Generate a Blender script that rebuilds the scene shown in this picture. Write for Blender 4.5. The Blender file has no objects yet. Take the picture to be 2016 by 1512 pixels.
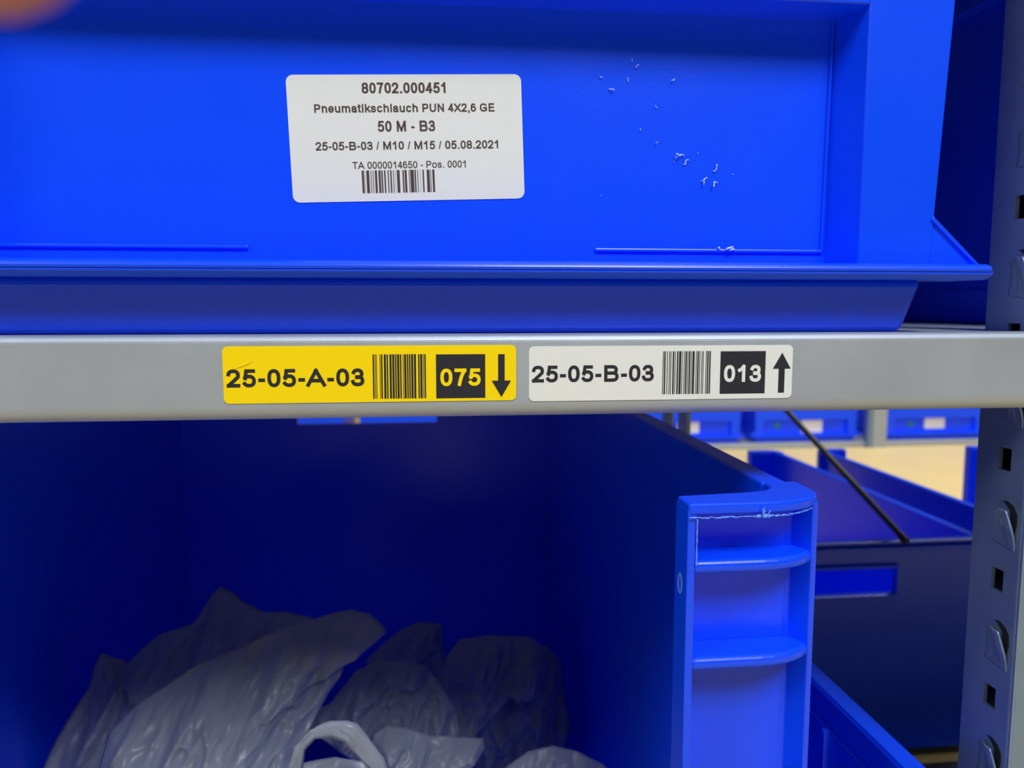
import bpy, bmesh, math, random
from mathutils import Vector, Matrix, noise

# ------------------------------------------------------------------ camera
ZC = 0.60
FPX, W, H = 1500.0, 2016, 1512
PITCH, YAW = math.radians(5.8), math.radians(6.05)
FW = Vector((math.sin(YAW)*math.cos(PITCH), math.cos(YAW)*math.cos(PITCH), -math.sin(PITCH)))
RT = Vector((math.cos(YAW), -math.sin(YAW), 0))
UP = Vector((math.sin(YAW)*math.sin(PITCH), math.cos(YAW)*math.sin(PITCH), math.cos(PITCH)))
sc = bpy.context.scene
COL = sc.collection
cam_d = bpy.data.cameras.new('camera')
cam = bpy.data.objects.new('camera', cam_d); COL.objects.link(cam)
cam.location = (0, 0, ZC)
cam.rotation_euler = (math.pi/2 - PITCH, 0, -YAW)
cam_d.sensor_fit = 'HORIZONTAL'; cam_d.sensor_width = 36
cam_d.lens = 36*FPX/W
cam_d.clip_start = 0.005
cam_d.dof.use_dof = True
cam_d.dof.focus_distance = 0.325
cam_d.dof.aperture_fstop = 11
sc.camera = cam
sc.view_settings.view_transform = 'Standard'
sc.view_settings.look = 'None'
sc.view_settings.exposure = 0.0
sc.view_settings.gamma = 1.0

# ------------------------------------------------------------------ light
wd = bpy.data.worlds.new('world'); sc.world = wd; wd.use_nodes = True
wd.node_tree.nodes['Background'].inputs[0].default_value = (0.92, 0.96, 1.0, 1)
wd.node_tree.nodes['Background'].inputs[1].default_value = 0.025
def lamp(name, loc, target, sx, sy, power, colour=(1, 1, 1)):
    d = bpy.data.lights.new(name, 'AREA'); d.shape = 'RECTANGLE'
    d.size, d.size_y, d.energy, d.color = sx, sy, power, colour
    o = bpy.data.objects.new(name, d); COL.objects.link(o)
    o.location = loc
    o.rotation_euler = (Vector(target)-Vector(loc)).to_track_quat('-Z', 'Y').to_euler()
    return o
lamp('aisle_lamp', (0.75, -1.6, 2.9), (0.1, 0.3, 0.5), 1.0, 1.0, 91, (0.955, 0.985, 1.0))
lamp('aisle_lamp', (-2.7, -1.3, 2.9), (0, 0.3, 0.5), 1.3, 0.8, 54, (0.955, 0.985, 1.0))
lamp('rear_aisle_lamp', (2.3, 2.2, 2.7), (2.2, 2.4, 0), 3.6, 0.4, 100, (1, 0.975, 0.94))

def at(u, v, Y):                       # the point at depth Y seen at photo pixel (u, v)
    r = FW + RT*((u-W/2)/FPX) + UP*((H/2-v)/FPX)
    return Vector((0, 0, ZC)) + r*(Y/r.y)
def atx(u, v, X):
    r = FW + RT*((u-W/2)/FPX) + UP*((H/2-v)/FPX)
    return Vector((0, 0, ZC)) + r*(X/r.x)

# ------------------------------------------------------------------ materials
def srgb(r, g, b):
    f = lambda c: (c/255/12.92) if c/255 <= 0.04045 else ((c/255+0.055)/1.055)**2.4
    return (f(r), f(g), f(b), 1)
def mat(name, base, rough=0.5, metal=0.0, spec=0.5, var=0.0, scale=40.0, bump=0.0, bscale=300.0, rvar=0.0, stretch=None):
    m = bpy.data.materials.new(name); m.use_nodes = True
    nt = m.node_tree; b = nt.nodes['Principled BSDF']
    b.inputs['Base Color'].default_value = base
    b.inputs['Roughness'].default_value = rough
    b.inputs['Metallic'].default_value = metal
    b.inputs['Specular IOR Level'].default_value = spec
    tc = nt.nodes.new('ShaderNodeTexCoord')
    src = tc.outputs['Object']
    if stretch:
        mp = nt.nodes.new('ShaderNodeMapping'); mp.inputs['Scale'].default_value = stretch
        nt.links.new(src, mp.inputs['Vector']); src = mp.outputs['Vector']
    if var or rvar:
        n = nt.nodes.new('ShaderNodeTexNoise'); n.inputs['Scale'].default_value = scale
        n.inputs['Detail'].default_value = 5
        nt.links.new(src, n.inputs['Vector'])
        if var:
            mx = nt.nodes.new('ShaderNodeMix'); mx.data_type = 'RGBA'
            mx.inputs['A'].default_value = tuple(c*(1-var) for c in base[:3])+(1,)
            mx.inputs['B'].default_value = tuple(min(1, c*(1+var)) for c in base[:3])+(1,)
            nt.links.new(n.outputs['Fac'], mx.inputs['Factor'])
            nt.links.new(mx.outputs['Result'], b.inputs['Base Color'])
        if rvar:
            mr = nt.nodes.new('ShaderNodeMapRange')
            mr.inputs['To Min'].default_value = max(0, rough-rvar); mr.inputs['To Max'].default_value = rough+rvar
            nt.links.new(n.outputs['Fac'], mr.inputs['Value'])
            nt.links.new(mr.outputs['Result'], b.inputs['Roughness'])
    if bump:
        n2 = nt.nodes.new('ShaderNodeTexNoise'); n2.inputs['Scale'].default_value = bscale
        n2.inputs['Detail'].default_value = 4
        nt.links.new(src, n2.inputs['Vector'])
        bp = nt.nodes.new('ShaderNodeBump'); bp.inputs['Strength'].default_value = bump
        bp.inputs['Distance'].default_value = 0.001
        nt.links.new(n2.outputs['Fac'], bp.inputs['Height'])
        nt.links.new(bp.outputs['Normal'], b.inputs['Normal'])
    return m
BLUE = mat('blue_plastic', (0.0015, 0.064, 0.98, 1), 0.30, 0, 0.38, bump=0.05, bscale=500, rvar=0.05, scale=30)
BLUE_PALE = mat('blue_plastic_burr', (0.10, 0.27, 0.98, 1), 0.4)
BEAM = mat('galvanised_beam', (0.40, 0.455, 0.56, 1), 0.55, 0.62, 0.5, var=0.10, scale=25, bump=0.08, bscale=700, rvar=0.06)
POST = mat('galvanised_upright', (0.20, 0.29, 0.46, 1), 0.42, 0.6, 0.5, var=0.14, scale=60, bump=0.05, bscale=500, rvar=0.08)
SHADEMETAL = mat('shade_toned_base_metal', (0.05, 0.045, 0.045, 1), 0.6, 0.3, var=0.2)  # shade on the base plates put into their dark colour
ROD_SLOT_SHADE = mat('dark_rod_and_slot_shade', (0.012, 0.014, 0.02, 1), 0.55, 0.2)  # the rod's own tone, also the painted shade of the tab slots
FLOORM = mat('beige_floor_coating', srgb(220, 198, 140), 0.45, 0, 0.4, var=0.06, scale=3, rvar=0.08)
CEILM = mat('grey_ceiling', (0.5, 0.5, 0.5, 1), 0.8)
OLDPAPER = mat('cream_label_paper', (0.86, 0.82, 0.74, 1), 0.6, 0, 0.3)
PAPER = mat('white_label_paper', (0.655, 0.69, 0.715, 1), 0.55, 0, 0.3, var=0.02, scale=120)
VINYL = mat('white_label_vinyl', (0.68, 0.715, 0.74, 1), 0.4, 0, 0.4)
YELLOW = mat('yellow_label_vinyl', (0.86, 0.64, 0.0, 1), 0.4, 0, 0.35)
INK = mat('black_label_ink', (0.014, 0.016, 0.028, 1), 0.5, 0, 0.4)
INKBROWN = mat('brown_black_print', (0.062, 0.042, 0.042, 1), 0.6, 0, 0.3)
GREEN = mat('green_dot_sticker', (0.0, 0.22, 0.12, 1), 0.5)
SKIN = mat('skin', (0.43, 0.18, 0.17, 1), 0.5, 0, 0.4, var=0.08, scale=80)
NAIL = mat('fingernail', (0.72, 0.42, 0.34, 1), 0.25)
SHAVE = mat('white_plastic_shaving', (0.55, 0.66, 0.95, 1), 0.4)
def film_mat():
    m = mat('milky_plastic_film', (0.33, 0.365, 0.47, 1), 0.32, 0, 0.5, var=0.08, scale=14, bump=0.25, bscale=60)
    nt = m.node_tree; b = nt.nodes['Principled BSDF']; out = nt.nodes['Material Output']
    tr = nt.nodes.new('ShaderNodeBsdfTranslucent'); tr.inputs[0].default_value = (0.6, 0.64, 0.75, 1)
    mx = nt.nodes.new('ShaderNodeMixShader'); mx.inputs[0].default_value = 0.25
    nt.links.new(b.outputs[0], mx.inputs[1]); nt.links.new(tr.outputs[0], mx.inputs[2])
    tp = nt.nodes.new('ShaderNodeBsdfTransparent'); m2 = nt.nodes.new('ShaderNodeMixShader'); m2.inputs[0].default_value = 0.22
    nt.links.new(mx.outputs[0], m2.inputs[1]); nt.links.new(tp.outputs[0], m2.inputs[2])
    nt.links.new(m2.outputs[0], out.inputs['Surface'])
    return m
FILM = film_mat()

# ------------------------------------------------------------------ helpers
def empty(name, loc=(0, 0, 0), label=None, cat=None, group=None):
    o = bpy.data.objects.new(name, None); COL.objects.link(o); o.location = loc
    o.empty_display_size = 0.02
    return tag(o, label, cat, group)
def tag(o, label=None, cat=None, group=None, kind=None):
    for k, v in (('label', label), ('category', cat), ('group', group), ('kind', kind)):
        if v: o[k] = v
    return o
def obj(name, bm, m, parent=None, bevel=0.0, seg=2, smooth=False, loc=None):
    me = bpy.data.meshes.new(name)
    bmesh.ops.recalc_face_normals(bm, faces=bm.faces)
    bm.to_mesh(me); bm.free()
    me.materials.append(m)
    if smooth:
        for p in me.polygons: p.use_smooth = True
    o = bpy.data.objects.new(name, me); COL.objects.link(o)
    if parent: o.parent = parent
    if loc: o.location = loc
    if bevel:
        md = o.modifiers.new('bevel', 'BEVEL'); md.width = bevel; md.segments = seg
        md.limit_method = 'ANGLE'; md.angle_limit = math.radians(30)
    return o
def copy_tree(o, parent=None):
    c = o.copy(); COL.objects.link(c)
    if parent: c.parent = parent
    for ch in list(o.children): copy_tree(ch, c)
    return c
def box(bm, x0, x1, y0, y1, z0, z1):
    v = [bm.verts.new((x, y, z)) for z in (z0, z1) for y in (y0, y1) for x in (x0, x1)]
    for f in ((0, 1, 3, 2), (4, 5, 7, 6), (0, 1, 5, 4), (2, 3, 7, 6), (0, 2, 6, 4), (1, 3, 7, 5)):
        bm.faces.new([v[i] for i in f])
    return bm
def bx(*a): return box(bmesh.new(), *a)
def loft(bm, A, B):                    # two equal loops of points, capped
    a = [bm.verts.new(p) for p in A]; b = [bm.verts.new(p) for p in B]
    n = len(a)
    bm.faces.new(a); bm.faces.new(b[::-1])
    for i in range(n): bm.faces.new((a[i], b[i], b[(i+1) % n], a[(i+1) % n]))
    return bm
def prism_z(P, z0, z1, Q=None, bm=None):
    return loft(bm or bmesh.new(), [(x, y, z0) for x, y in P], [(x, y, z1) for x, y in (Q or P)])
def prism_x(P, x0, x1):                # profile in (y, z)
    return loft(bmesh.new(), [(x0, y, z) for y, z in P], [(x1, y, z) for y, z in P])
def prism_y(P, y0, y1):                # profile in (x, z)
    return loft(bmesh.new(), [(x, y0, z) for x, z in P], [(x, y1, z) for x, z in P])
def mir(P): return [(-x, y) for x, y in P]
def round_rect(x0, x1, z0, z1, r, n=5):
    out = []
    for cx, cz, a0 in ((x1-r, z1-r, 0), (x0+r, z1-r, 90), (x0+r, z0+r, 180), (x1-r, z0+r, 270)):
        for k in range(n+1):
            a = math.radians(a0+90*k/n); out.append((cx+r*math.cos(a), cz+r*math.sin(a)))
    return out
def tube(bm, a, b, r, n=12):
    a, b = Vector(a), Vector(b); d = (b-a).normalized()
    u = d.orthogonal().normalized(); w = d.cross(u)
    ring = lambda c: [c + u*(r*math.cos(2*math.pi*k/n)) + w*(r*math.sin(2*math.pi*k/n)) for k in range(n)]
    return loft(bm, ring(a), ring(b))
def plate_holes(xs, zs, skip, y0, y1):
    """wall of thickness y0..y1 on a grid xs * zs, leaving out the cells of skip"""
    bm = bmesh.new(); nx, nz = len(xs), len(zs)
    V = [[[bm.verts.new((x, y, z)) for z in zs] for x in xs] for y in (y0, y1)]
    full = {(i, k) for i in range(nx-1) for k in range(nz-1)} - set(skip)
    for i, k in full:
        for s in (0, 1):
            q = [V[s][i][k], V[s][i+1][k], V[s][i+1][k+1], V[s][i][k+1]]
            bm.faces.new(q if s == 0 else q[::-1])
        for di, dk, e in ((-1, 0, ((i, k), (i, k+1))), (1, 0, ((i+1, k), (i+1, k+1))), (0, -1, ((i, k), (i+1, k))), (0, 1, ((i, k+1), (i+1, k+1)))):
            if (i+di, k+dk) not in full:
                (a, b), (c, d) = e
                bm.faces.new((V[0][a][b], V[0][c][d], V[1][c][d], V[1][a][b]))
    bmesh.ops.delete(bm, geom=[v for v in bm.verts if not v.link_faces], context='VERTS')
    return bm
# widths of a plain bold grotesque, in thousandths: advance, left edge, right edge of each letter
MET = {'0': (556, 40, 515), '1': (556, 76, 393), '2': (556, 25, 511), '3': (556, 38, 516), '4': (556, 18, 526), '5': (556, 42, 518),
       '6': (556, 37, 518), '7': (556, 42, 511), '8': (556, 36, 520), '9': (556, 34, 517), '.': (278, 72, 209), ',': (278, 66, 211),
       '-': (333, 45, 290), '/': (278, 0, 279), 'A': (722, 0, 718), 'B': (722, 73, 670), 'E': (667, 73, 617), 'G': (778, 46, 713),
       'M': (833, 71, 763), 'N': (722, 73, 646), 'P': (667, 73, 622), 'T': (611, 21, 590), 'U': (722, 71, 648), 'X': (667, 1, 664),
       'a': (556, 36, 523), 'c': (556, 44, 530), 'e': (556, 32, 524), 'h': (611, 71, 547), 'i': (278, 72, 209), 'k': (556, 67, 552),
       'l': (278, 72, 209), 'm': (889, 61, 824), 'n': (611, 71, 543), 'o': (611, 40, 572), 's': (556, 24, 513), 't': (333, 11, 324),
       'u': (611, 67, 540), ' ': (278, 0, 278)}
def E(cx, cy, rx, ry, a0, a1, p=2.35):
    n = max(6, int(abs(a1-a0)/11)); out = []
    for k in range(n+1):
        a = math.radians(a0+(a1-a0)*k/n); c, q = math.cos(a), math.sin(a)
        f = (abs(c)**p+abs(q)**p)**(-1/p)
        out.append((cx+rx*c*f, cy+ry*q*f))
    return out
def smooth(P, n=6):
    out = []
    for i in range(len(P)-1):
        a, b, c, d = P[max(0, i-1)], P[i], P[i+1], P[min(len(P)-1, i+2)]
        for k in range(n):
            t = k/n
            out.append(tuple(0.5*(2*b[m]+(c[m]-a[m])*t+(2*a[m]-5*b[m]+4*c[m]-d[m])*t*t+(3*b[m]-a[m]-3*c[m]+d[m])*t**3) for m in (0, 1)))
    return out+[P[-1]]
XH = 0.735                                           # height of the small letters
SIX = [E(.5, .5, .5, .5, 52, 180)+[(0, .32)], E(.5, .31, .5, .31, 0, 360)]
low = lambda S: [[(x, y*XH) for x, y in P] for P in S]
STROKES = {
 '0': [E(.5, .5, .5, .5, 0, 360)], '1': [[(1, 0), (1, 1)], [(0, .74), (.45, .82), (.95, 1)]],
 '2': [E(.5, .72, .49, .28, 168, -32)+[(.03, .02)], [(0, 0), (1, 0)]],
 '3': [E(.48, .75, .44, .25, 158, -90), [(.40, .515), (.5, .515)], E(.48, .265, .52, .265, 85, -165)],
 '4': [[(1, .25), (0, .25), (.68, .98)], [(.74, 0), (.74, 1)]],
 '5': [[(.94, 1), (.19, 1), (.08, .50)], E(.47, .315, .53, .315, 136, -146)],
 '6': SIX, '9': [[(1-x, 1-y) for x, y in P] for P in SIX],
 '7': [[(0, 1), (1, 1)], smooth([(.98, .98), (.62, .55), (.38, 0)])],
 '8': [E(.5, .755, .45, .245, 0, 360), E(.5, .255, .5, .255, 0, 360)],
 '-': [[(0, .36), (1, .36)]], '/': [[(0, 0), (1, 1)]], '.': [[(.5, 0), (.5, .0001)]], ',': [[(.5, 0), (.5, .0001)], [(.6, 0), (.35, -.17)]],
 'A': [[(0, 0), (.5, 1)], [(.5, 1), (1, 0)], [(.22, .30), (.78, .30)]],
 'B': [[(0, 0), (0, 1)], [(0, 1), (.58, 1)]+E(.58, .765, .34, .235, 90, -90)[1:]+[(0, .53)], [(0, .53), (.6, .53)]+E(.6, .265, .4, .265, 90, -90)[1:]+[(0, 0)]],
 'E': [[(0, 0), (0, 1)], [(0, 1), (.95, 1)], [(0, .52), (.88, .52)], [(0, 0), (1, 0)]],
 'G': [E(.5, .5, .5, .5, 38, 322), [(.56, .45), (.98, .45)], [(.98, .45), (.98, .13)]],
 'M': [[(0, 0), (0, 1)], [(1, 0), (1, 1)], [(.05, .98), (.5, .03)], [(.95, .98), (.5, .03)]],
 'N': [[(0, 0), (0, 1)], [(1, 0), (1, 1)], [(.03, .98), (.97, .02)]],
 'P': [[(0, 0), (0, 1)], [(0, 1), (.58, 1)]+E(.58, .725, .42, .275, 90, -90)[1:]+[(0, .45)]],
 'T': [[(0, 1), (1, 1)], [(.5, 0), (.5, 1)]], 'U': [[(0, 1), (0, .35)]+E(.5, .35, .5, .35, 180, 360)+[(1, 1)]],
 'X': [[(.03, 0), (.97, 1)], [(.03, 1), (.97, 0)]],
 'a': low([E(.46, .70, .42, .30, 160, 0)+[(.90, .2), (.97, 0)], E(.42, .285, .42, .275, 0, 360)]),
 'c': low([E(.5, .5, .5, .5, 42, 318)]), 'e': low([E(.5, .5, .5, .5, 0, 318), [(.05, .5), (.98, .5)]]),
 'h': [[(0, 0), (0, 1)]]+low([E(.5, .55, .5, .45, 180, 0)+[(1, 0)]]), 'i': [[(.5, 0), (.5, XH)], [(.5, 1), (.5, 1.0001)]],
 'k': [[(0, 0), (0, 1)]]+low([[(.92, 1), (.08, .36)], [(.38, .60), (1, 0)]]), 'l': [[(.5, 0), (.5, 1)]],
 'm': low([[(0, 0), (0, 1)], E(.25, .62, .25, .38, 180, 0)+[(.5, 0)], E(.75, .62, .25, .38, 180, 0)+[(1, 0)]]),
 'n': low([[(0, 0), (0, 1)], E(.5, .55, .5, .45, 180, 0)+[(1, 0)]]), 'o': low([E(.5, .5, .5, .5, 0, 360)]),
 's': low([smooth([(.92, .80), (.74, .96), (.5, 1), (.22, .95), (.06, .77), (.2, .60), (.5, .51), (.82, .42), (.96, .24), (.8, .06), (.5, 0), (.2, .05), (.03, .22)])]),
 't': [smooth([(.45, .96), (.45, .5), (.45, .2), (.6, .02), (1, .0)]), [(0, XH), (.95, XH)]],
 'u': low([[(0, 1), (0, .4)]+E(.5, .4, .5, .4, 180, 360), [(1, 0), (1, 1)]]),
}
def ribbon(bm, P, w, y):
    """one pen stroke of width w along P, square ends (none on a closed loop)"""
    P = [Vector(p) for p in P]; closed = len(P) > 3 and (P[0]-P[-1]).length < 1e-7
    if closed: P = P[:-1]
    else:
        Q = [P[0]]
        for p in P[1:]:
            if (p-Q[-1]).length > 1e-7: Q.append(p)
        P = Q
        d0, d1 = (P[1]-P[0]).normalized(), (P[-1]-P[-2]).normalized()
        P[0] = P[0]-d0*w/2; P[-1] = P[-1]+d1*w/2
    n = len(P); rows = []
    for i, p in enumerate(P):
        a = P[i-1] if (i > 0 or closed) else p
        b = P[(i+1) % n] if (i < n-1 or closed) else p
        da = (p-a).normalized() if (p-a).length else (b-p).normalized()
        db = (b-p).normalized() if (b-p).length else da
        t = (da+db); t = t.normalized() if t.length > 1e-4 else da
        m = Vector((-t.y, t.x)); k = w/2/max(0.55, m.dot(Vector((-da.y, da.x))))
        rows.append([bm.verts.new((q.x, y, q.y)) for q in (p+m*k, p-m*k)])
    for i in range(n if closed else n-1):
        r0, r1 = rows[i], rows[(i+1) % n]
        bm.faces.new((r0[0], r0[1], r1[1], r1[0]))
def text_bm(s, x0, x1, z0, z1, weight=0.2, y=0.0):
    """flat lettering drawn as pen strokes that fill x0..x1; z0..z1 is the height of its figures, weight the stroke in parts of it"""
    a0 = MET[s[0]][1]; a1 = sum(MET[c][0] for c in s[:-1])+MET[s[-1]][2]
    k = (x1-x0)/(a1-a0); w = weight*(z1-z0); h = z1-z0-w
    bm = bmesh.new(); pen = 0
    for ch in s:
        adv, l, r = MET[ch]
        if ch != ' ':
            xl, xr = x0+(pen+l-a0)*k+w/2, x0+(pen+r-a0)*k-w/2
            if xr < xl: xl = xr = (xl+xr)/2
            ww = w*0.7 if ch == '/' else w
            for q, P in enumerate(STROKES[ch]):      # each stroke a hair above the last
                ribbon(bm, [(xl+px*(xr-xl), z0+w/2+pz*h) for px, pz in P], ww, y-5e-6*q)
        pen += adv
    return bm
def bars_bm(x0, x1, z0, z1, widths, y=0.0):
    """barcode: widths alternate bar, gap, bar, ... in modules"""
    bm = bmesh.new(); t = sum(widths); x = x0
    for i, w in enumerate(widths):
        ww = w/t*(x1-x0)
        if i % 2 == 0:
            q = [bm.verts.new(p) for p in ((x, y, z0), (x+ww, y, z0), (x+ww, y, z1), (x, y, z1))]
            bm.faces.new(q)
        x += ww
    return bm

# ------------------------------------------------------------------ floor
tag(obj('floor', bx(-8, 8, -6, 8, -0.05, 0.0), FLOORM), kind='structure')
tag(obj('ceiling', bx(-8, 8, -6, 8, 3.3, 3.35), CEILM), kind='structure')

# ------------------------------------------------------------------ racks and shelves
def upright(name, X, Y0, Y1, height, label, tabs=True, wid=0.024, flip=False):
    t = empty(name, (X, Y0, 0), label, 'rack upright')
    th = 0.002; dY = Y1-Y0
    hy0, hy1 = 0.0112, 0.0192                       # the column of holes
    ys = [0.0, hy0, hy1, dY] if tabs else [0.0, dY]
    zs, skip = [0.0], []
    if tabs:
        k, z = 0, 0.5253 - 0.061*8
        while z < height-0.04:
            zs += [z-0.0056, z+0.0056]; skip.append((1, len(zs)-2)); z += 0.061
    zs.append(height)
    bm = plate_holes(ys, zs, skip, 0, th)           # built in (y, thickness, z) and turned below
    for v in bm.verts: v.co = Vector((v.co.y, v.co.x, v.co.z))
    obj('side_web', bm, POST, t)
    r = 0.003
    arc = lambda cx, cy, rr, a0, a1: [(cx+rr*math.cos(math.radians(a0+(a1-a0)*i/5)), cy+rr*math.sin(math.radians(a0+(a1-a0)*i/5))) for i in range(6)]
    fl = arc(r-0.0004, r-0.0004, r, 180, 270)+[(wid, -0.0004), (wid, th)]+[(r, th), (th, r)]
    obj('front_flange', prism_z(fl, 0, height), POST, t, smooth=False)
    obj('rear_web', bx(wid-th, wid, th, dY, 0, height), POST, t)
    obj('rear_flange', bx(th, wid-th, dY-th, dY, 0, height), POST, t)
    if tabs:
        z = 0.5253 - 0.061*8 + 0.0275
        while z < height-0.05:
            tb = bmesh.new(); n, m_ = 14, 18        # a pressed-out tab: low at the rear and the foot, standing off at the front and top
            G = []
            for i in range(n+1):
                row = []
                for j in range(m_+1):
                    s, q = i/n, j/m_
                    yy = 0.0205 - 0.0150*s + 0.003*max(0, q-0.62)*s*2.2 - 0.0010*math.sin(q*3.1)
                    zz = -0.0105 + 0.0205*q - 0.0035*(1-q)*0 + 0.0022*math.sin(min(1, s*1.1)*math.pi/1.6)*q - 0.003*s*(1-q)
                    hgt = 0.0040*min(1, (s*1.5))**1.4*min(1, q*1.7)**1.2
                    hgt *= 1-0.45*max(0, s-0.75)/0.25*(1-q)
                    hgt -= 0.0007*math.exp(-((s-0.32)/0.07)**2)*min(1, 3*q) * (q < 0.8)
                    hgt -= 0.0007*math.exp(-((s-0.62)/0.07)**2)*min(1, 3*q) * (q < 0.8)
                    zz *= 0.80
                    row.append(tb.verts.new((-max(hgt, 0.00015)+0.00005, yy, zz)))
                G.append(row)
            for i in range(n):
                for j in range(m_): tb.faces.new((G[i][j], G[i+1][j], G[i+1][j+1], G[i][j+1]))
            o = obj('hanger_tab', tb, POST, t, smooth=True, loc=(0, 0, z))
            md = o.modifiers.new('solid', 'SOLIDIFY'); md.thickness = 0.0009
            sl = bmesh.new()                        # dark inlay that paints the shade in the slot behind the tab
            pts = [(0.0062, -0.004), (0.0048, 0.003), (0.0050, 0.0085), (0.0075, 0.0118), (0.0115, 0.0134), (0.0150, 0.0130), (0.0125, 0.0118), (0.0095, 0.009), (0.0082, 0.003), (0.0080, -0.002)]
            loft(sl, [(-0.0003, y, zz) for y, zz in pts], [(0.0005, y, zz) for y, zz in pts])
            obj('tab_slot_shade', sl, ROD_SLOT_SHADE, o)
            z += 0.061
    return t
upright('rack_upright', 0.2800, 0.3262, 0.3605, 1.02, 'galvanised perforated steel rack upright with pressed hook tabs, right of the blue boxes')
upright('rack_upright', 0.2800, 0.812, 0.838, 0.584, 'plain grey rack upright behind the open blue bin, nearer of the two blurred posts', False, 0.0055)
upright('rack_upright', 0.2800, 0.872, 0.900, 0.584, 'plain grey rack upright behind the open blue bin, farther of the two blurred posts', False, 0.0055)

def shelf(x0, x1, label):
    t = empty('shelf', ((x0+x1)/2, 0.32, 0.5884), label, 'shelf')
    hx = (x1-x0)/2
    P = []                                          # beam section in (y, z), z down from the top
    def arc(cy, cz, r, a0, a1, n=6):
        return [(cy+r*math.cos(math.radians(a0+(a1-a0)*k/n)), cz+r*math.sin(math.radians(a0+(a1-a0)*k/n))) for k in range(n+1)]
    P += [(0.016, 0.0)] + arc(0.0032, -0.0032, 0.0032, 90, 180) + arc(0.0070, -0.0290, 0.0070, 180, 238, 8)
    P += [(0.014, -0.0351), (0.014, -0.0335), (0.0055, -0.0330), (0.0022, -0.0290), (0.002, -0.004), (0.004, -0.0018), (0.016, -0.0016)]
    b = obj('front_rail', prism_x(P, -hx, hx), BEAM, t)
    obj('shelf_plate', bx(-hx, hx, 0.0165, 0.705, -0.0022, -0.0004), BEAM, t)
    return t
shelf(-0.62, 0.3030, 'grey galvanised shelf with front beam carrying the yellow and white location labels')
shelf(0.3036, 1.10, 'grey galvanised shelf right of the perforated upright, under the shaded blue box')
for x0, x1, lab in ((-0.62, 0.3030, 'unseen grey shelf added above the large labelled blue box to block light'), (0.3036, 1.10, 'unseen grey shelf added above the shaded navy box to block light')):  # shelves added out of view to keep lamp light off the navy box
    shelf(x0, x1, lab).location.z = 0.852
t = empty('shelf', (0.2, 1.04, 0.5884), 'unseen grey shelf added behind the large blue box to block rear light', 'shelf')  # added out of view, stops rear lamp light falling into the open bin
obj('shelf_plate', bx(-0.8, 0.07, -0.0145, 0.56, -0.0022, -0.0004), BEAM, t)
obj('rear_rail', bx(-0.8, 0.07, 0.56, 0.563, -0.0353, -0.0004), BEAM, t)
t = empty('base_shelf', (0, 0.33, 0), 'metal base shelf, shade painted in, at floor level under the open blue bin', 'shelf')
obj('shelf_plate', bx(-0.62, 1.2, 0.035, 0.53, 0.0, 0.019), SHADEMETAL, t)
t = empty('base_shelf', (0.5, 0.87, 0), 'metal base shelf, shade painted in, at floor level under the two bins turned away', 'shelf')
obj('shelf_plate', bx(-0.6, 0.95, 0.036, 0.70, 0.0, 0.019), SHADEMETAL, t)

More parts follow.
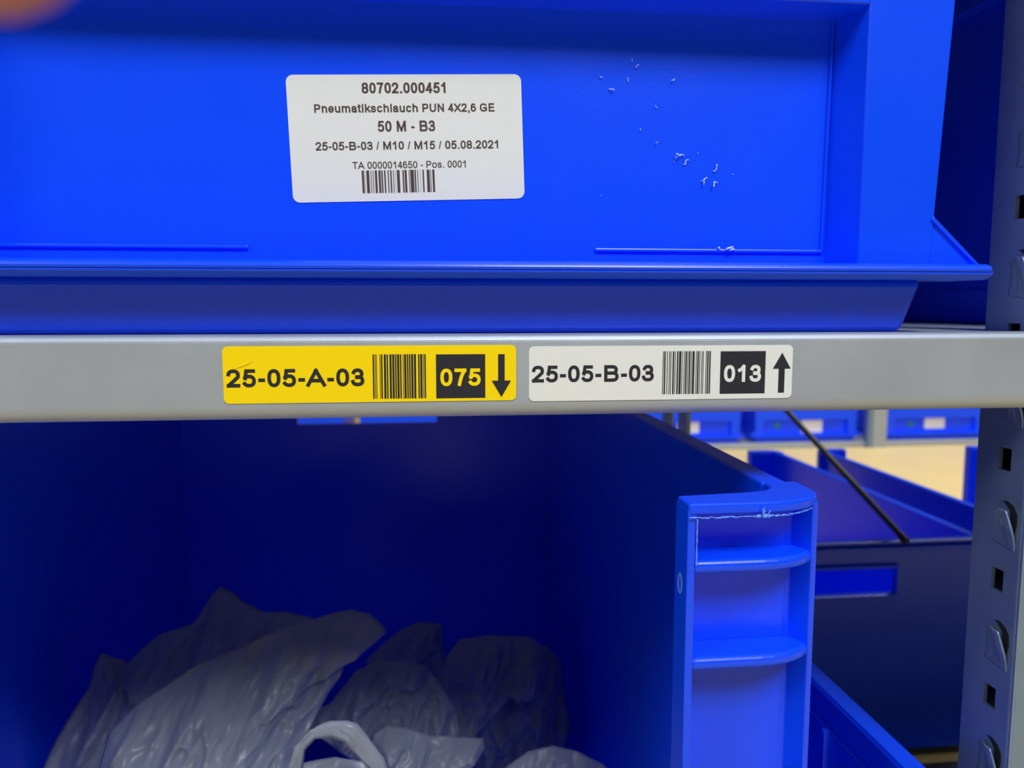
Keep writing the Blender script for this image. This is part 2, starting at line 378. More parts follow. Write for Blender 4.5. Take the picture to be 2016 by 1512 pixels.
# ------------------------------------------------------------------ closed blue boxes with a recessed front panel
def storage_box(name, label, group=None, Hl=0.140, Ht=0.214, Ln=0.58, detail=True):
    t = empty(name, (0, 0, 0), label, 'storage box', group)
    xo = lambda z: 0.2222+0.047*z
    obj('bottom_flange', prism_x([(0.0, 0.0278), (0.0006, 0.0292), (0.0035, 0.0302), (0.028, 0.0304), (0.034, 0.0304), (0.034, 0.0266), (0.0, 0.0266)], -0.2465, 0.2465), BLUE, t, 0.0008)
    obj('flange_lip', prism_x([(0.0006, 0.0266), (0.0004, 0.0260), (0.0008, 0.0254), (0.0042, 0.0234), (0.030, 0.0234), (0.030, 0.0266)], -0.2470, 0.2470), BLUE, t, 0.0004)
    ft = lambda hx, y0, z: [(-hx, y0, z), (hx, y0, z), (hx, Ln-0.012, z), (-hx, Ln-0.012, z)]
    obj('foot', loft(bmesh.new(), ft(0.2190, 0.0205, 0.0), ft(0.2262, 0.0170, 0.0239)), BLUE, t, 0.0034, 4)
    obj('front_panel', bx(-0.187, 0.187, 0.030, 0.033, 0.0264, Hl+0.004), BLUE, t)
    for s in (-1, 1):
        f = (lambda P: P) if s > 0 else mir
        pp = lambda z: f([(0.1900, 0.010), (xo(z), 0.010), (xo(z)+0.0004, 0.013), (0.1930, 0.013), (0.1875, 0.033), (0.1840, 0.0335)])
        obj('corner_post', prism_z(pp(0.0290), 0.0290, Ht, pp(Ht)), BLUE, t, 0.0009, 3)
        if detail:
            L = [(0.0756, 0.0362), (0.1833, 0.0362), (0.1846+0.0, Hl-0.002), (0.1832, Hl-0.002), (0.1819, 0.0378), (0.0756, 0.0378)]
            obj('moulded_ridge', prism_y([(s*x, z) for x, z in L], 0.0287, 0.0302), BLUE, t, 0.0005)
        g = [(xo(0.05)-0.002, 0.0515), (xo(0.05)-0.002, 0.029), (0.2470, 0.029), (0.2464, 0.0302)]
        gs = obj('gusset', prism_y([(s*x, z) for x, z in g], 0.0105, 0.0130), BLUE, t)
        e = [(xo(0.05)-0.001, 0.0515), (xo(0.05)-0.0018, 0.0498), (0.2446, 0.0302), (0.2470, 0.0302)]
        obj('gusset_edge', prism_y([(s*x, z) for x, z in e], 0.0090, 0.0135), BLUE, gs, 0.0005)
        w0, w1 = xo(0.03), xo(Ht)
        obj('side_panel', loft(bmesh.new(), [(s*w0, 0.013, 0.024), (s*(w0-0.003), 0.013, 0.024), (s*(w0-0.003), Ln-0.01, 0.024), (s*w0, Ln-0.01, 0.024)],
                              [(s*w1, 0.013, Ht), (s*(w1-0.003), 0.013, Ht), (s*(w1-0.003), Ln-0.01, Ht), (s*w1, Ln-0.01, Ht)]), BLUE, t)
        obj('side_rim', bx(*(sorted((s*(w1-0.003), s*(w1+0.008)))), 0.013, Ln, Ht-0.012, Ht), BLUE, t, 0.001)
    obj('rim_collar', bx(-0.1902, 0.1902, 0.0098, 0.036, Hl, Ht), BLUE, t, 0.0009, 3)
    obj('rear_panel', bx(-0.223, 0.223, Ln-0.013, Ln-0.010, 0.024, Ht), BLUE, t)
    return t
U = storage_box('storage_box', 'large blue plastic storage box on the shelf with white printed label on its front')
U.location = (-0.002, 0.312, 0.5884)
U2 = copy_tree(U); U2.location = (0.588, 0.312, 0.5884)
U2['label'] = 'shaded navy storage box beyond the perforated upright, right of the labelled box'

# far row across the rear aisle
t = empty('base_shelf', (0.8, 3.05, 0), 'grey low base shelf across the rear aisle under the row of far blue boxes', 'shelf')
obj('shelf_plate', bx(-2.2, 2.4, 0.0, 0.6, 0.0, 0.024), BEAM, t, 0.003)
far0 = storage_box('storage_box', 'far blue box with pale label and green dot, left of the grey post', 'far blue boxes on the base shelf', 0.094, 0.150, 0.55, False)
fx = [(1.592, None), (1.072, 'far blue box half hidden by the open bin, pale label beside blurred posts'),
      (2.185, 'far blue box with pale label and green dot, right of the grey post'),
      (-0.060, "far blue box seen through the right of the open bin's grip slot"),
      (-0.585, "far blue box seen through the left of the open bin's grip slot")]
for i, (x, lab) in enumerate(fx):
    o = far0 if i == 0 else copy_tree(far0)
    if lab: o['label'] = lab
    o.location = (x, 3.065, 0.024)
def far_label(u, v, w, h, label):
    p = at(u, v, 3.0935)
    o = obj('box_label', prism_y(round_rect(-w/2, w/2, -h/2, h/2, 0.004), 0, 0.0006), OLDPAPER, None, loc=p)
    return tag(o, label, 'label', 'pale labels on the far boxes')
far_label(1598, 839, 0.094, 0.056, 'pale blank label on the far blue box just left of the grey post')
far_label(1840, 831, 0.094, 0.056, 'pale blank label on the far blue box right of the grey post')
far_label(1355, 840, 0.094, 0.056, 'pale blank label on the far blue box half hidden behind the open bin')
far_label(822, 826, 0.060, 0.056, 'pale label on the far blue box seen through the grip slot')
for u, v, lab in ((1530, 838, 'small green dot sticker on the far blue box left of the grey post'), (1792, 835, 'small green dot sticker on the far blue box right of the grey post')):
    p = at(u, v, 3.0935)
    bm = bmesh.new(); tube(bm, (0, 0, 0), (0, 0.0006, 0), 0.013, 16)
    tag(obj('dot_sticker', bm, GREEN, None, loc=p), lab, 'sticker', 'green dot stickers')
t = empty('rack_upright', (1.868, 3.04, 0.0), 'grey galvanised upright between the far blue boxes across the aisle', 'rack upright')
obj('front_flange', bx(0.0, 0.062, -0.012, -0.008, 0.0, 0.6), BEAM, t, 0.001)
obj('side_web', bx(-0.022, 0.0, -0.010, 0.020, 0.0, 0.6), POST, t, 0.001)

# ------------------------------------------------------------------ open-fronted blue bins
def open_bin(name, label, hw, Ht, Ln, rib_z, slot, group=None, sill=0.14, hole=True):
    """front at y=0, hw outer half width; slot=(half width, z0, z1) in the closed end"""
    t = empty(name, (0, 0, 0), label, 'open-fronted bin', group)
    sh = lambda P: [(x-0.2505+hw, y) for x, y in P]
    plate = sh([(0.1890, 0.0150), (0.1892, 0.0), *E(0.2230, 0.0190, 0.0296, 0.0190, 270, 360, 2.0), (0.2526, 0.036), (0.2370, 0.036), (0.2366, 0.0290), (0.2345, 0.0240), (0.2300, 0.0205), (0.2220, 0.0185)])
    rib = sh([(0.1918, 0.0195), (0.1918, 0.0004), *E(0.2230, 0.0195, 0.0290, 0.0191, 270, 360, 2.0)])
    wall = sh([(0.1920, 0.0185), (0.2400, 0.0195), (0.2425, 0.0180), (0.2475, 0.0085), (0.2502, 0.0095), (0.2510, 0.0130), (0.2520, 0.0220), (0.2410, 0.0232), (0.1920, 0.0218)])
    cheek = sh([(0.1890, 0.0006), (0.1926, 0.0006), (0.1926, 0.0218), (0.1890, 0.0160)])
    xi = hw-0.0140                                  # inner face of the side wall
    for s in (-1, 1):
        f = (lambda P: P) if s > 0 else mir
        cp = obj('corner_post', prism_z(f(wall), 0.0, Ht-0.003), BLUE, t, 0.0006)
        obj('edge_flange', prism_z(f(cheek), 0.0, Ht-0.003), BLUE, cp, 0.0007)
        obj('top_plate', prism_z(f(plate), Ht-0.0052, Ht-0.0003), BLUE, cp, 0.0014, 3)
        for z in rib_z:
            obj('rib', prism_z(f(rib), z-0.0029, z+0.0029), BLUE, cp, 0.0023, 4)
        obj('side_panel', bx(*sorted((s*xi, s*(xi+0.004))), 0.024, Ln-0.002, 0.0, Ht-0.004), BLUE, t)
        obj('side_rim', bx(*sorted((s*(xi-0.0006), s*(xi+0.0115))), 0.0355, Ln, Ht-0.010, Ht-0.0004), BLUE, t, 0.0012)
    sw, z0, z1 = slot
    obj('rear_panel', plate_holes([-xi, -sw, sw, xi], [0.0, z0, z1, Ht-0.004], [(1, 1)], Ln-0.005, Ln-0.001), BLUE, t)
    obj('slot_lip', plate_holes([-sw-0.004, -sw, sw, sw+0.004], [z0-0.004, z0, z1, z1+0.004], [(1, 1)], Ln-0.004, Ln+0.006), BLUE, t, 0.001)
    br = obj('back_rim', bx(-hw, hw, Ln-0.006, Ln+0.006, Ht-0.0042, Ht), BLUE, t, 0.001)
    obj('rim_groove_lip', bx(-hw, hw, Ln-0.006, Ln+0.0075, Ht-0.0118, Ht-0.0072), BLUE, br, 0.001)
    obj('front_lip', bx(-hw+0.06, hw-0.06, 0.012, 0.016, 0.0, sill), BLUE, t, 0.001)
    obj('bin_base', bx(-xi, xi, 0.016, Ln-0.005, 0.0, 0.004), BLUE, t)
    return t
LX = -0.0845
Lb = open_bin('open_bin', 'large open-fronted blue bin under the shelf, holding crumpled milky plastic bags', 0.2505, 0.5005, 0.715,
              [0.4728, 0.4306, 0.330, 0.270], (0.091, 0.427, 0.462), sill=0.12)
Lb.location = (LX, 0.297, 0.019)
# a burr of pale plastic along the lip of the top plate and a sunk screw hole in the edge flange
cp = [c for c in Lb.children if c.name.startswith('corner_post')][1]
rnd = random.Random(5)
bm = bmesh.new()
px = [0.1893+0.0600*k/44 for k in range(45)]
for a, b in zip(px, px[1:]):
    yf = lambda x: -0.0006 if x < 0.226 else -0.0006+0.0128*((x-0.226)/0.0245)**1.7
    r = 0.00016+0.00022*rnd.random()*(1+2.2*(0.217 < a < 0.226))
    tube(bm, (a, yf(a), 0.4942+0.0006*rnd.random()), (b+0.0003, yf(b), 0.4942+0.0006*rnd.random()), r, 6)
for k in range(5):
    x = 0.2195+0.003*rnd.random(); tube(bm, (x, -0.001, 0.4945), (x+0.002*rnd.random()-0.001, -0.0016, 0.4985-0.002*rnd.random()), 0.0003, 6)
for k in range(12):
    z = 0.494-0.018*k/11
    tube(bm, (0.1927, -0.0001, z), (0.1927+0.0003*rnd.random(), -0.0001, z-0.0018), 0.0002+0.0002*rnd.random(), 6)
tag(obj('moulding_burr', bm, BLUE_PALE, cp), 'pale ragged burr of plastic along the lip')
pc = atx(1339, 1148, LX+0.1890-0.00002)
bm = bmesh.new(); n = 24
for k in range(n):
    a0, a1 = 2*math.pi*k/n, 2*math.pi*(k+1)/n
    tube(bm, (0, 0.0022*math.cos(a0), 0.0042*math.sin(a0)), (0, 0.0022*math.cos(a1), 0.0042*math.sin(a1)), 0.00045, 6)
obj('screw_hole_ring', bm, BLUE_PALE, cp, loc=(0.1890, pc.y-0.297, pc.z-0.019))

Rb = open_bin('open_bin', 'dark blue bin turned away with grip slot, right behind the corner of the open bin', 0.200, 0.2845, 0.610,
              [0.235], (0.077, 0.2145, 0.249), 'bins turned to the rear aisle', sill=0.09)
Rb.location = (0.512, 0.892+0.610, 0.019); Rb.rotation_euler.z = math.pi
R2 = copy_tree(Rb); R2.location.x = 0.998
R2['label'] = 'dark blue bin turned away, farther right behind the perforated upright, cutting the beige floor'

# slim bin between the open bin and the upright
t = empty('slim_bin', (0.2145, 0.31, 0.019), 'slim blue bin squeezed between the open bin and the upright, only its right wall showing', 'bin')
hz = 0.341
obj('side_panel', bx(0.0285, 0.0325, 0.0, 0.29, 0.0, hz-0.002), BLUE, t)
obj('side_panel', bx(-0.0425, -0.0395, 0.0, 0.29, 0.0, hz-0.004), BLUE, t)
obj('side_rim', bx(0.0292, 0.0410, -0.002, 0.294, hz-0.008, hz), BLUE, t, 0.0012)
obj('inner_step', bx(0.0270, 0.0290, 0.004, 0.288, 0.0, hz-0.020), BLUE, t, 0.0006)
obj('inner_rib', bx(0.0235, 0.0285, 0.112, 0.116, 0.0, hz-0.020), BLUE, t, 0.0006)
obj('rear_panel', bx(-0.0405, 0.0300, 0.286, 0.290, 0.0, hz-0.004), BLUE, t)
obj('front_end', bx(-0.0405, 0.0300, 0.000, 0.004, 0.0, 0.12), BLUE, t)
obj('bin_base', bx(-0.0405, 0.0300, 0.002, 0.288, 0.0, 0.003), BLUE, t)

# dark rod leaning over the bin that is turned away
a, b = at(1780, 1061, 0.8765), at(1555, 815, 1.10)
b = a+(b-a)*1.45
bm = bmesh.new(); tube(bm, a, b, 0.0042, 14)
t = tag(obj('brace_rod', bm, ROD_SLOT_SHADE), 'thin dark diagonal rod rising from the rim of the turned-away bin', 'rod')
bm = bmesh.new(); tube(bm, a-(b-a).normalized()*0.004, a+(b-a).normalized()*0.006, 0.0050, 14)
obj('rod_end', bm, ROD_SLOT_SHADE, t)

# ------------------------------------------------------------------ labels on the beam
YB = 0.3200
def beam_label(name, label, q, fill, t1, bc, bcw, blk, num, arrow, up, numcol):
    (u0, v0, u1, v1) = q
    A, B = at(u0, v1, YB), at(u1, v0, YB)
    cx, cz = (A.x+B.x)/2, (A.z+B.z)/2
    t = empty(name, (cx, YB, cz), label, 'label')
    L = lambda u, v: (at(u, v, YB).x-cx, at(u, v, YB).z-cz)
    hw, hh = (B.x-A.x)/2, (B.z-A.z)/2
    obj('backing', prism_y(round_rect(-hw, hw, -hh, hh, 0.0022), -0.00035, 0.0), fill, t)
    y1, y2 = -0.00042, -0.00050
    s, (a0, b0, a1, b1) = t1
    (x0, z0), (x1, z1) = L(a0, b1), L(a1, b0)
    obj('printed_code', text_bm(s, x0, x1, z0, z1, 0.20, y1), INK, t)
    (x0, z0), (x1, z1) = L(bc[0], bc[3]), L(bc[2], bc[1])
    obj('barcode', bars_bm(x0, x1, z0, z1, bcw, y1), INK, t)
    (x0, z0), (x1, z1) = L(blk[0], blk[3]), L(blk[2], blk[1])
    k = obj('number_block', prism_y([(x0, z0), (x1, z0), (x1, z1), (x0, z1)], y1-0.00003, y1), INK, t)
    s, (a0, b0, a1, b1) = num
    (x0, z0), (x1, z1) = L(a0, b1), L(a1, b0)
    obj('printed_number', text_bm(s, x0, x1, z0, z1, 0.20, y2), numcol, k)
    (x0, z0), (x1, z1) = L(arrow[0], arrow[3]), L(arrow[2], arrow[1])
    cxx, sw, hd = (x0+x1)/2, (x1-x0)*0.17, (x1-x0)*0.86
    if up: P = [(cxx-sw, z0), (cxx+sw, z0), (cxx+sw, z1-hd), (x1, z1-hd), (cxx, z1), (x0, z1-hd), (cxx-sw, z1-hd)]
    else: P = [(cxx-sw, z1), (cxx+sw, z1), (cxx+sw, z0+hd), (x1, z0+hd), (cxx, z0), (x0, z0+hd), (cxx-sw, z0+hd)]
    bm = bmesh.new(); bm.faces.new([bm.verts.new((x, y1, z)) for x, z in P])
    obj('arrow', bm, INK, t)
    return t
BC1 = [2, 1, 1, 1, 1, 4, 1, 1, 2, 2, 3, 1, 2, 2, 3, 1, 3, 1, 2, 1, 3, 1, 2, 2, 1, 1, 3, 1, 2, 1, 2, 1, 3, 1, 3, 3, 2, 1, 3, 1, 1, 1, 2]
BC2 = [1, 1, 2, 2, 1, 2, 1, 1, 1, 2, 2, 1, 1, 2, 2, 1, 3, 1, 1, 2, 1, 1, 2, 1, 1, 1, 2, 1, 1, 1, 3, 2, 1, 1, 2, 1, 1, 2, 1, 1, 1, 3, 1, 1, 2, 1, 2]
YL = beam_label('location_label', 'yellow shelf label 25-05-A-03 with 075 and a downward arrow', (441.5, 679, 1016, 795), YELLOW,
           ('25-05-A-03', (447, 725, 717, 763)), (735, 697, 838, 785), BC1, (859, 697, 955, 784), ('075', (867, 725, 946, 760)), (968, 697, 1006, 782), False, YELLOW)
beam_label('location_label', 'white shelf label 25-05-B-03 with 013 and an upward arrow', (1041, 679, 1561, 790), VINYL,
           ('25-05-B-03', (1047, 718, 1287, 753)), (1303, 691, 1399, 776), BC2, (1416, 691, 1507, 775), ('013', (1424, 718, 1498, 752)), (1519, 694, 1557, 773), True, VINYL)
# blister under the yellow label
bm = bmesh.new()
for k in range(9):
    u0 = 462+4*k; p0, p1 = at(u0, 726-1.6*k, YB), at(u0+5, 724.6-1.6*k, YB)
    tube(bm, Vector((p0.x, -0.0004, p0.z))-Vector((YL.location.x, 0, YL.location.z)), Vector((p1.x, -0.0004, p1.z))-Vector((YL.location.x, 0, YL.location.z)), 0.00022*(0.3+math.sin(math.pi*(k+0.5)/9)), 8)
obj('blister', bm, YELLOW, YL, smooth=True)

# ------------------------------------------------------------------ white printed label on the box front
YP = 0.342
ctr = at(803, 272, YP); RA = math.radians(1.9)
t = empty('box_label', (ctr.x, YP, ctr.z), 'white printed paper label on the front of the large blue box, 80702.000451', 'label')
t.rotation_euler.y = -RA
def LL(u, v):
    p = at(u, v, YP); dx, dz = p.x-ctr.x, p.z-ctr.z
    return dx*math.cos(RA)+dz*math.sin(RA), -dx*math.sin(RA)+dz*math.cos(RA)
qs = [LL(567, 148), LL(1029, 145), LL(1037, 391), LL(581, 398)]
hx = (qs[1][0]-qs[0][0]+qs[2][0]-qs[3][0])/4; hz2 = (qs[0][1]+qs[1][1]-qs[2][1]-qs[3][1])/4
obj('backing', prism_y(round_rect(-hx, hx, -hz2, hz2, 0.0030), -0.0003, 0.0), PAPER, t)
def line(s, u0, u1, vc, cap, bold):
    x0, zc = LL(u0, vc); x1, zc2 = LL(u1, vc)
    zc = LL((u0+u1)/2, vc)[1]; hc = cap/2*YP/FPX
    obj('printed_line', text_bm(s, x0, x1, zc-hc, zc+hc, bold, -0.00036), INKBROWN, t)
line('80702.000451', 712, 877, 173.4, 19.8, 0.19)
line('Pneumatikschlauch PUN 4X2,6 GE', 618.7, 973.4, 213.0, 15.5, 0.185)
line('50 M - B3', 743.8, 856.5, 248.6, 20, 0.18)
line('25-05-B-03 / M10 / M15 / 05.08.2021', 621.5, 980.5, 286.4, 15.5, 0.18)
line('TA 0000014650 - Pos. 0001', 694, 916.8, 324.6, 13.2, 0.15)
x0, z1 = LL(712, 336); x1, _ = LL(855, 334); z0 = LL(785, 379.5)[1]; z1 = LL(785, 335)[1]
BC3 = [3, 1, .4, 2, 4, 2, 1, 2, 1, 2, 3, 2, 3, 1, 2, 2, 2, 3, 1.5, 2, 2, 2, 1, 2, .4, 2, 4, 4, 2, 1, 3, 3, 1, 1, 5, 1, 2, 2, 1, 3, .4, 3, 2, 4, 4, 1, 1, 2, 3]
bm = bars_bm(x0, x1, z0, z1, BC3, -0.00036)
obj('barcode', bm, INKBROWN, t)

# ------------------------------------------------------------------ plastic shavings on the box front
def shaving(u, v, size, seed, label=None, Y=0.3415):
    r = random.Random(seed); p = at(u, v, Y)
    bm = bmesh.new(); q = Vector((0, 0, 0)); d = Vector((r.uniform(-1, 1), -0.2, r.uniform(-1, 1))).normalized()
    n = 3 if size < 0.0012 else 8
    for k in range(n):
        d = (d+Vector((r.uniform(-.8, .8), r.uniform(-.2, .2), r.uniform(-.8, .8)))).normalized()
        e = q+d*size/n*1.8; e.y = max(-0.0012, min(0, e.y))
        tube(bm, q, e, size*r.uniform(0.04, 0.10)+0.00008, 6); q = e
    o = obj('plastic_shaving', bm, SHAVE, None, smooth=True, loc=p)
    return tag(o, label or 'tiny white plastic shaving stuck to the blue box front, right of its printed label', 'plastic shaving', 'plastic shavings on the blue box front')
for i, (u, v, s) in enumerate([(1245, 121, .0010), (1252, 134, .0016), (1187, 153, .0012), (1236, 152, .0009), (1236, 161, .0008), (1199, 175, .0020), (1328, 155, .0019),
        (1294, 212, .0011), (1261, 253, .0008), (1291, 281, .0011), (1330, 313, .0014), (1326, 319, .0010), (1347, 306, .0036), (1356, 315, .0028),
        (1404, 337, .0028), (1392, 350, .0032), (1381, 357, .0016), (1412, 360, .0034), (1183, 386, .0006), (1441, 343, .0006), (1375, 302, .0006)]):
    shaving(u, v, s*0.78, i+1)
p = at(1428, 492, 0.3402)
bm = bmesh.new(); r = random.Random(3)
for k in range(9):
    a = Vector((r.uniform(-.0030, .0030), r.uniform(-.0008, .0004), r.uniform(-.0006, .0012)))
    tube(bm, a, a+Vector((r.uniform(-.002, .002), r.uniform(-.0004, .0004), r.uniform(-.0006, .0008))), r.uniform(.0003, .0006), 7)
tag(obj('plastic_shaving', bm, SHAVE, None, smooth=True, loc=p), 'largest white plastic shaving, lying on the lower right ridge of the blue box front', 'plastic shaving', 'plastic shavings on the blue box front')

# ------------------------------------------------------------------ crumpled plastic bags
def resample(P, n):
    P = [Vector(p) for p in P]; m = len(P)
    Ls = [(P[(i+1) % m]-P[i]).length for i in range(m)]; tot = sum(Ls)
    out, i, acc = [], 0, 0.0
    for k in range(n):
        d = tot*k/n
        while acc+Ls[i] < d: acc += Ls[i]; i += 1
        f = (d-acc)/Ls[i]; out.append(P[i].lerp(P[(i+1) % m], f))
    return out
def bag(outline, Ybase, tilt, thick, seed, label, centre=None, wr=0.006, dirn=(0.5, 1.0), freq=34):
    """a puffed film bag: outline in photo pixels turned into points at its own depth (deeper towards its top by tilt), front and back skins bulging apart"""
    vmin, vmax = min(p[1] for p in outline), max(p[1] for p in outline)
    c = centre or (sum(p[0] for p in outline)/len(outline), sum(p[1] for p in outline)/len(outline))
    N, M = 300, 44
    O = resample([Vector((u, v, 0)) for u, v in outline], N)
    off = Vector((seed*3.1, seed*1.7, seed*0.9))
    bm = bmesh.new()
    def pt(k, j, side):
        r = j/M
        q = Vector((c[0], c[1], 0)).lerp(O[k], r)
        Y = Ybase+tilt*(1-(q.y-vmin)/(vmax-vmin))
        p = at(q.x, q.y, Y)
        puff = thick*max(0, 1-r**2.0)
        x, z = p.x*dirn[0]+p.z*dirn[1], -p.x*dirn[1]+p.z*dirn[0]
        w = 0.0
        for o_, (fa, fb, am) in enumerate(((freq*0.35, freq*0.9, 1.0), (freq, freq*2.1, 0.5), (freq*2.6, freq*4.2, 0.22))):
            nn = noise.noise(Vector((x*fa, z*fb, side*4.0+o_*9))+off)
            w += am*(1-2*abs(nn)*1.6)
        w *= wr*min(1, (1-r)*5+0.10)
        p.y += -(puff*0.75+w) if side > 0 else (puff*0.5+w*0.4)
        return p
    rim = [bm.verts.new(pt(k, M, 1)) for k in range(N)]
    for side in (1, -1):
        ce = bm.verts.new(pt(0, 0, side)); prev = None
        for j in range(1, M+1):
            ring = rim if j == M else [bm.verts.new(pt(k, j, side)) for k in range(N)]
            for k in range(N):
                if prev is None: bm.faces.new((ce, ring[k], ring[(k+1) % N]))
                else: bm.faces.new((prev[k], ring[k], ring[(k+1) % N], prev[(k+1) % N]))
            prev = ring
    return tag(obj('plastic_bag', bm, FILM, None, smooth=True), label, 'plastic bag', 'crumpled plastic bags in the open bin')
bag([(770, 1255), (795, 1236), (825, 1224), (869, 1227), (872, 1262), (880, 1330), (840, 1400), (740, 1390), (720, 1300)], 0.80, 0.03, 0.018, 1,
    'small dim plastic bag peeking up at the back of the pile', wr=0.008)
bag([(985, 1290), (1075, 1270), (1105, 1300), (1112, 1370), (1126, 1430), (1110, 1470), (1060, 1520), (1000, 1640), (930, 1600), (940, 1420)], 0.70, 0.06, 0.03, 2,
    'darkest plastic bag at the far right of the pile, beside the bin wall', wr=0.010)
bag([(868, 1330), (880, 1290), (905, 1258), (960, 1250), (1045, 1253), (1072, 1275), (1078, 1310), (1068, 1350), (1055, 1376), (1035, 1362), (1010, 1366), (960, 1425), (935, 1445), (905, 1560), (850, 1560), (840, 1420)], 0.66, 0.07, 0.022, 3,
    'upright dim plastic bag with a rolled right edge, right of the pile centre', (950, 1340), 0.009)
bag([(700, 1320), (740, 1303), (800, 1300), (838, 1310), (870, 1350), (895, 1390), (905, 1440), (880, 1500), (800, 1560), (700, 1500), (610, 1440), (615, 1400), (650, 1385)], 0.60, 0.05, 0.022, 4,
    'folded plastic bag in the pile centre, arched below the big left bag', (770, 1400), 0.012)
bag([(435, 1154), (462, 1168), (478, 1184), (520, 1206), (560, 1204), (615, 1215), (640, 1250), (610, 1400), (500, 1850),
     (60, 1850), (52, 1600), (86, 1508), (110, 1455), (150, 1388), (175, 1352), (184, 1312), (200, 1284), (214, 1328), (238, 1318), (280, 1276), (315, 1248), (380, 1228), (402, 1196), (420, 1166)], 0.55, 0.14, 0.035, 5,
    'biggest pale plastic bag with pointed top corner, at the left of the pile', (370, 1420), 0.012, (0.35, 1.0), 30)
bag([(322, 1352), (390, 1306), (470, 1276), (520, 1252), (575, 1232), (620, 1218), (655, 1206), (690, 1199), (728, 1207), (752, 1228), (762, 1243), (735, 1264), (700, 1285), (680, 1300), (672, 1330), (648, 1362), (618, 1420), (588, 1480), (560, 1560),
     (500, 1850), (200, 1850), (175, 1600), (215, 1440), (270, 1385)], 0.455, 0.145, 0.03, 11,
    'pale plastic bag sheet with a rounded lobe, lying over the biggest bag', (450, 1440), 0.013, (0.45, 1.0), 26)
bag([(735, 1445), (760, 1428), (800, 1432), (850, 1448), (900, 1450), (952, 1452), (955, 1470), (945, 1490), (925, 1480), (930, 1560), (900, 1800), (700, 1800), (710, 1560)], 0.53, 0.03, 0.02, 6,
    'greyish plastic bag low in the pile with one pointed corner to the right', (820, 1540), 0.009)
bag([(1000, 1505), (1040, 1478), (1090, 1468), (1140, 1480), (1190, 1505), (1215, 1540), (1225, 1800), (930, 1800), (950, 1560)], 0.50, 0.03, 0.03, 7,
    'bluish rounded plastic bag at the bottom right of the pile', (1085, 1620), 0.008)
bag([(560, 1520), (600, 1500), (660, 1490), (720, 1500), (750, 1540), (760, 1820), (520, 1820)], 0.44, 0.03, 0.02, 8,
    'pale plastic bag lowest in the pile under the looped handle', (645, 1640), 0.006)
# looped handle strip of film in front
def strip(pts, w, Y, label):
    bm = bmesh.new(); L1, L2, rows = [], [], []
    P = resample_open(pts, 40)
    for i, p in enumerate(P):
        a = P[max(0, i-1)]; b = P[min(len(P)-1, i+1)]; d = (b-a).normalized(); n = Vector((-d.y, d.x, 0))
        ww = w*(0.75+0.35*math.sin(i*0.33))
        row = []
        for k, (s, dy) in enumerate(((-1, 0), (-0.4, -0.001), (0.2, 0.0), (0.7, -0.0015), (1, 0.001))):
            q = p+n*ww*s; row.append(bm.verts.new(at(q.x, q.y, Y+dy+0.004*noise.noise(Vector((i*0.3, k, 3))))))
        rows.append(row)
    for r0, r1 in zip(rows, rows[1:]):
        for k in range(4): bm.faces.new((r0[k], r0[k+1], r1[k+1], r1[k]))
    o = obj('bag_handle', bm, FILM, None, smooth=True)
    md = o.modifiers.new('solid', 'SOLIDIFY'); md.thickness = 0.0015
    return o
def resample_open(P, n):
    P = [Vector((u, v, 0)) for u, v in P]; Ls = [(b-a).length for a, b in zip(P, P[1:])]; tot = sum(Ls); out = []
    i, acc = 0, 0.0
    for k in range(n):
        d = tot*k/(n-1)*0.9999
        while acc+Ls[i] < d: acc += Ls[i]; i += 1
        out.append(P[i].lerp(P[i+1], (d-acc)/Ls[i]))
    return out
h = strip([(560, 1640), (572, 1540), (590, 1470), (615, 1443), (655, 1433), (690, 1440), (715, 1470), (745, 1505), (765, 1560), (775, 1640)], 18, 0.435, None)
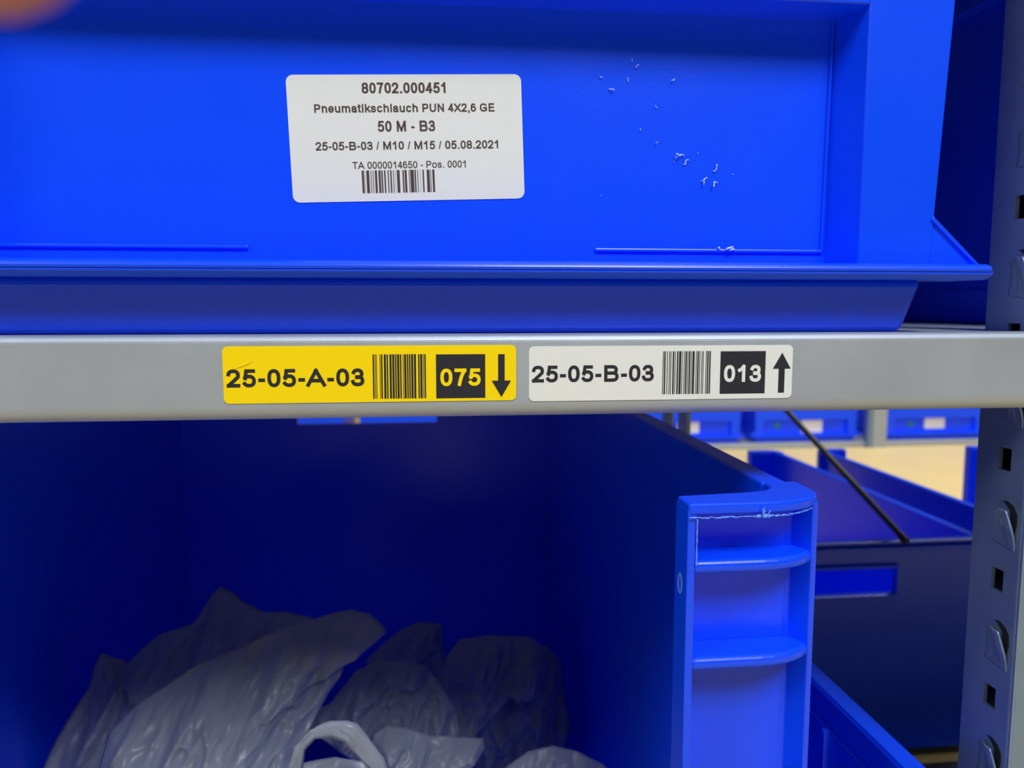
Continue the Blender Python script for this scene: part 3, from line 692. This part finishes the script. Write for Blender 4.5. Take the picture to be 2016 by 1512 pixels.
low = [o for o in bpy.data.objects if o.get('label', '').startswith('pale plastic bag lowest')][0]
h.parent = low

# ------------------------------------------------------------------ fingertip close to the lens
def finger():
    root_pts = [(at(-610, -330, 0.062), 0.0088), (at(-350, -250, 0.058), 0.0084), (at(-170, -208, 0.056), 0.0078), (at(-60, -192, 0.055), 0.0070)]
    bm = bmesh.new(); rings = []
    P = [p for p, r in root_pts]; R = [r for p, r in root_pts]
    path = []
    for i in range(3):
        for k in range(8): path.append((P[i].lerp(P[i+1], k/8), R[i]+(R[i+1]-R[i])*k/8))
    d = (P[3]-P[2]).normalized()
    for k in range(9):
        a = k/9*math.pi/2; path.append((P[3]+d*R[3]*math.sin(a)*1.1, R[3]*math.cos(a)))
    n = 24
    for i, (p, r) in enumerate(path):
        q0 = path[max(0, i-1)][0]; q1 = path[min(len(path)-1, i+1)][0]
        dd = (q1-q0).normalized(); u = dd.cross(FW).normalized(); w = dd.cross(u)
        rings.append([bm.verts.new(p+u*r*math.cos(2*math.pi*k/n)+w*r*0.9*math.sin(2*math.pi*k/n)) for k in range(n)])
    for a, b in zip(rings, rings[1:]):
        for k in range(n): bm.faces.new((a[k], a[(k+1) % n], b[(k+1) % n], b[k]))
    bm.faces.new(rings[0]); bm.faces.new(rings[-1])
    f = tag(obj('fingertip', bm, SKIN, None, smooth=True), 'blurry pinkish-brown fingertip held close in front of the large blue box', 'finger')
    bm = bmesh.new()
    c = P[3].lerp(P[2], 0.2); u = d.cross(FW).normalized(); w = d.cross(u)
    G = [[bm.verts.new(c+d*(0.009*(i/8)-0.0035)-u*0.0079*math.cos((j/8-0.5)*1.7)*(-1)+w*0.0076*math.sin((j/8-0.5)*1.7)*(1-0.25*(i/8)**3)) for j in range(9)] for i in range(9)]
    for i in range(8):
        for j in range(8): bm.faces.new((G[i][j], G[i+1][j], G[i+1][j+1], G[i][j+1]))
    o = obj('fingernail', bm, NAIL, f, smooth=True)
    md = o.modifiers.new('solid', 'SOLIDIFY'); md.thickness = 0.0005
finger()
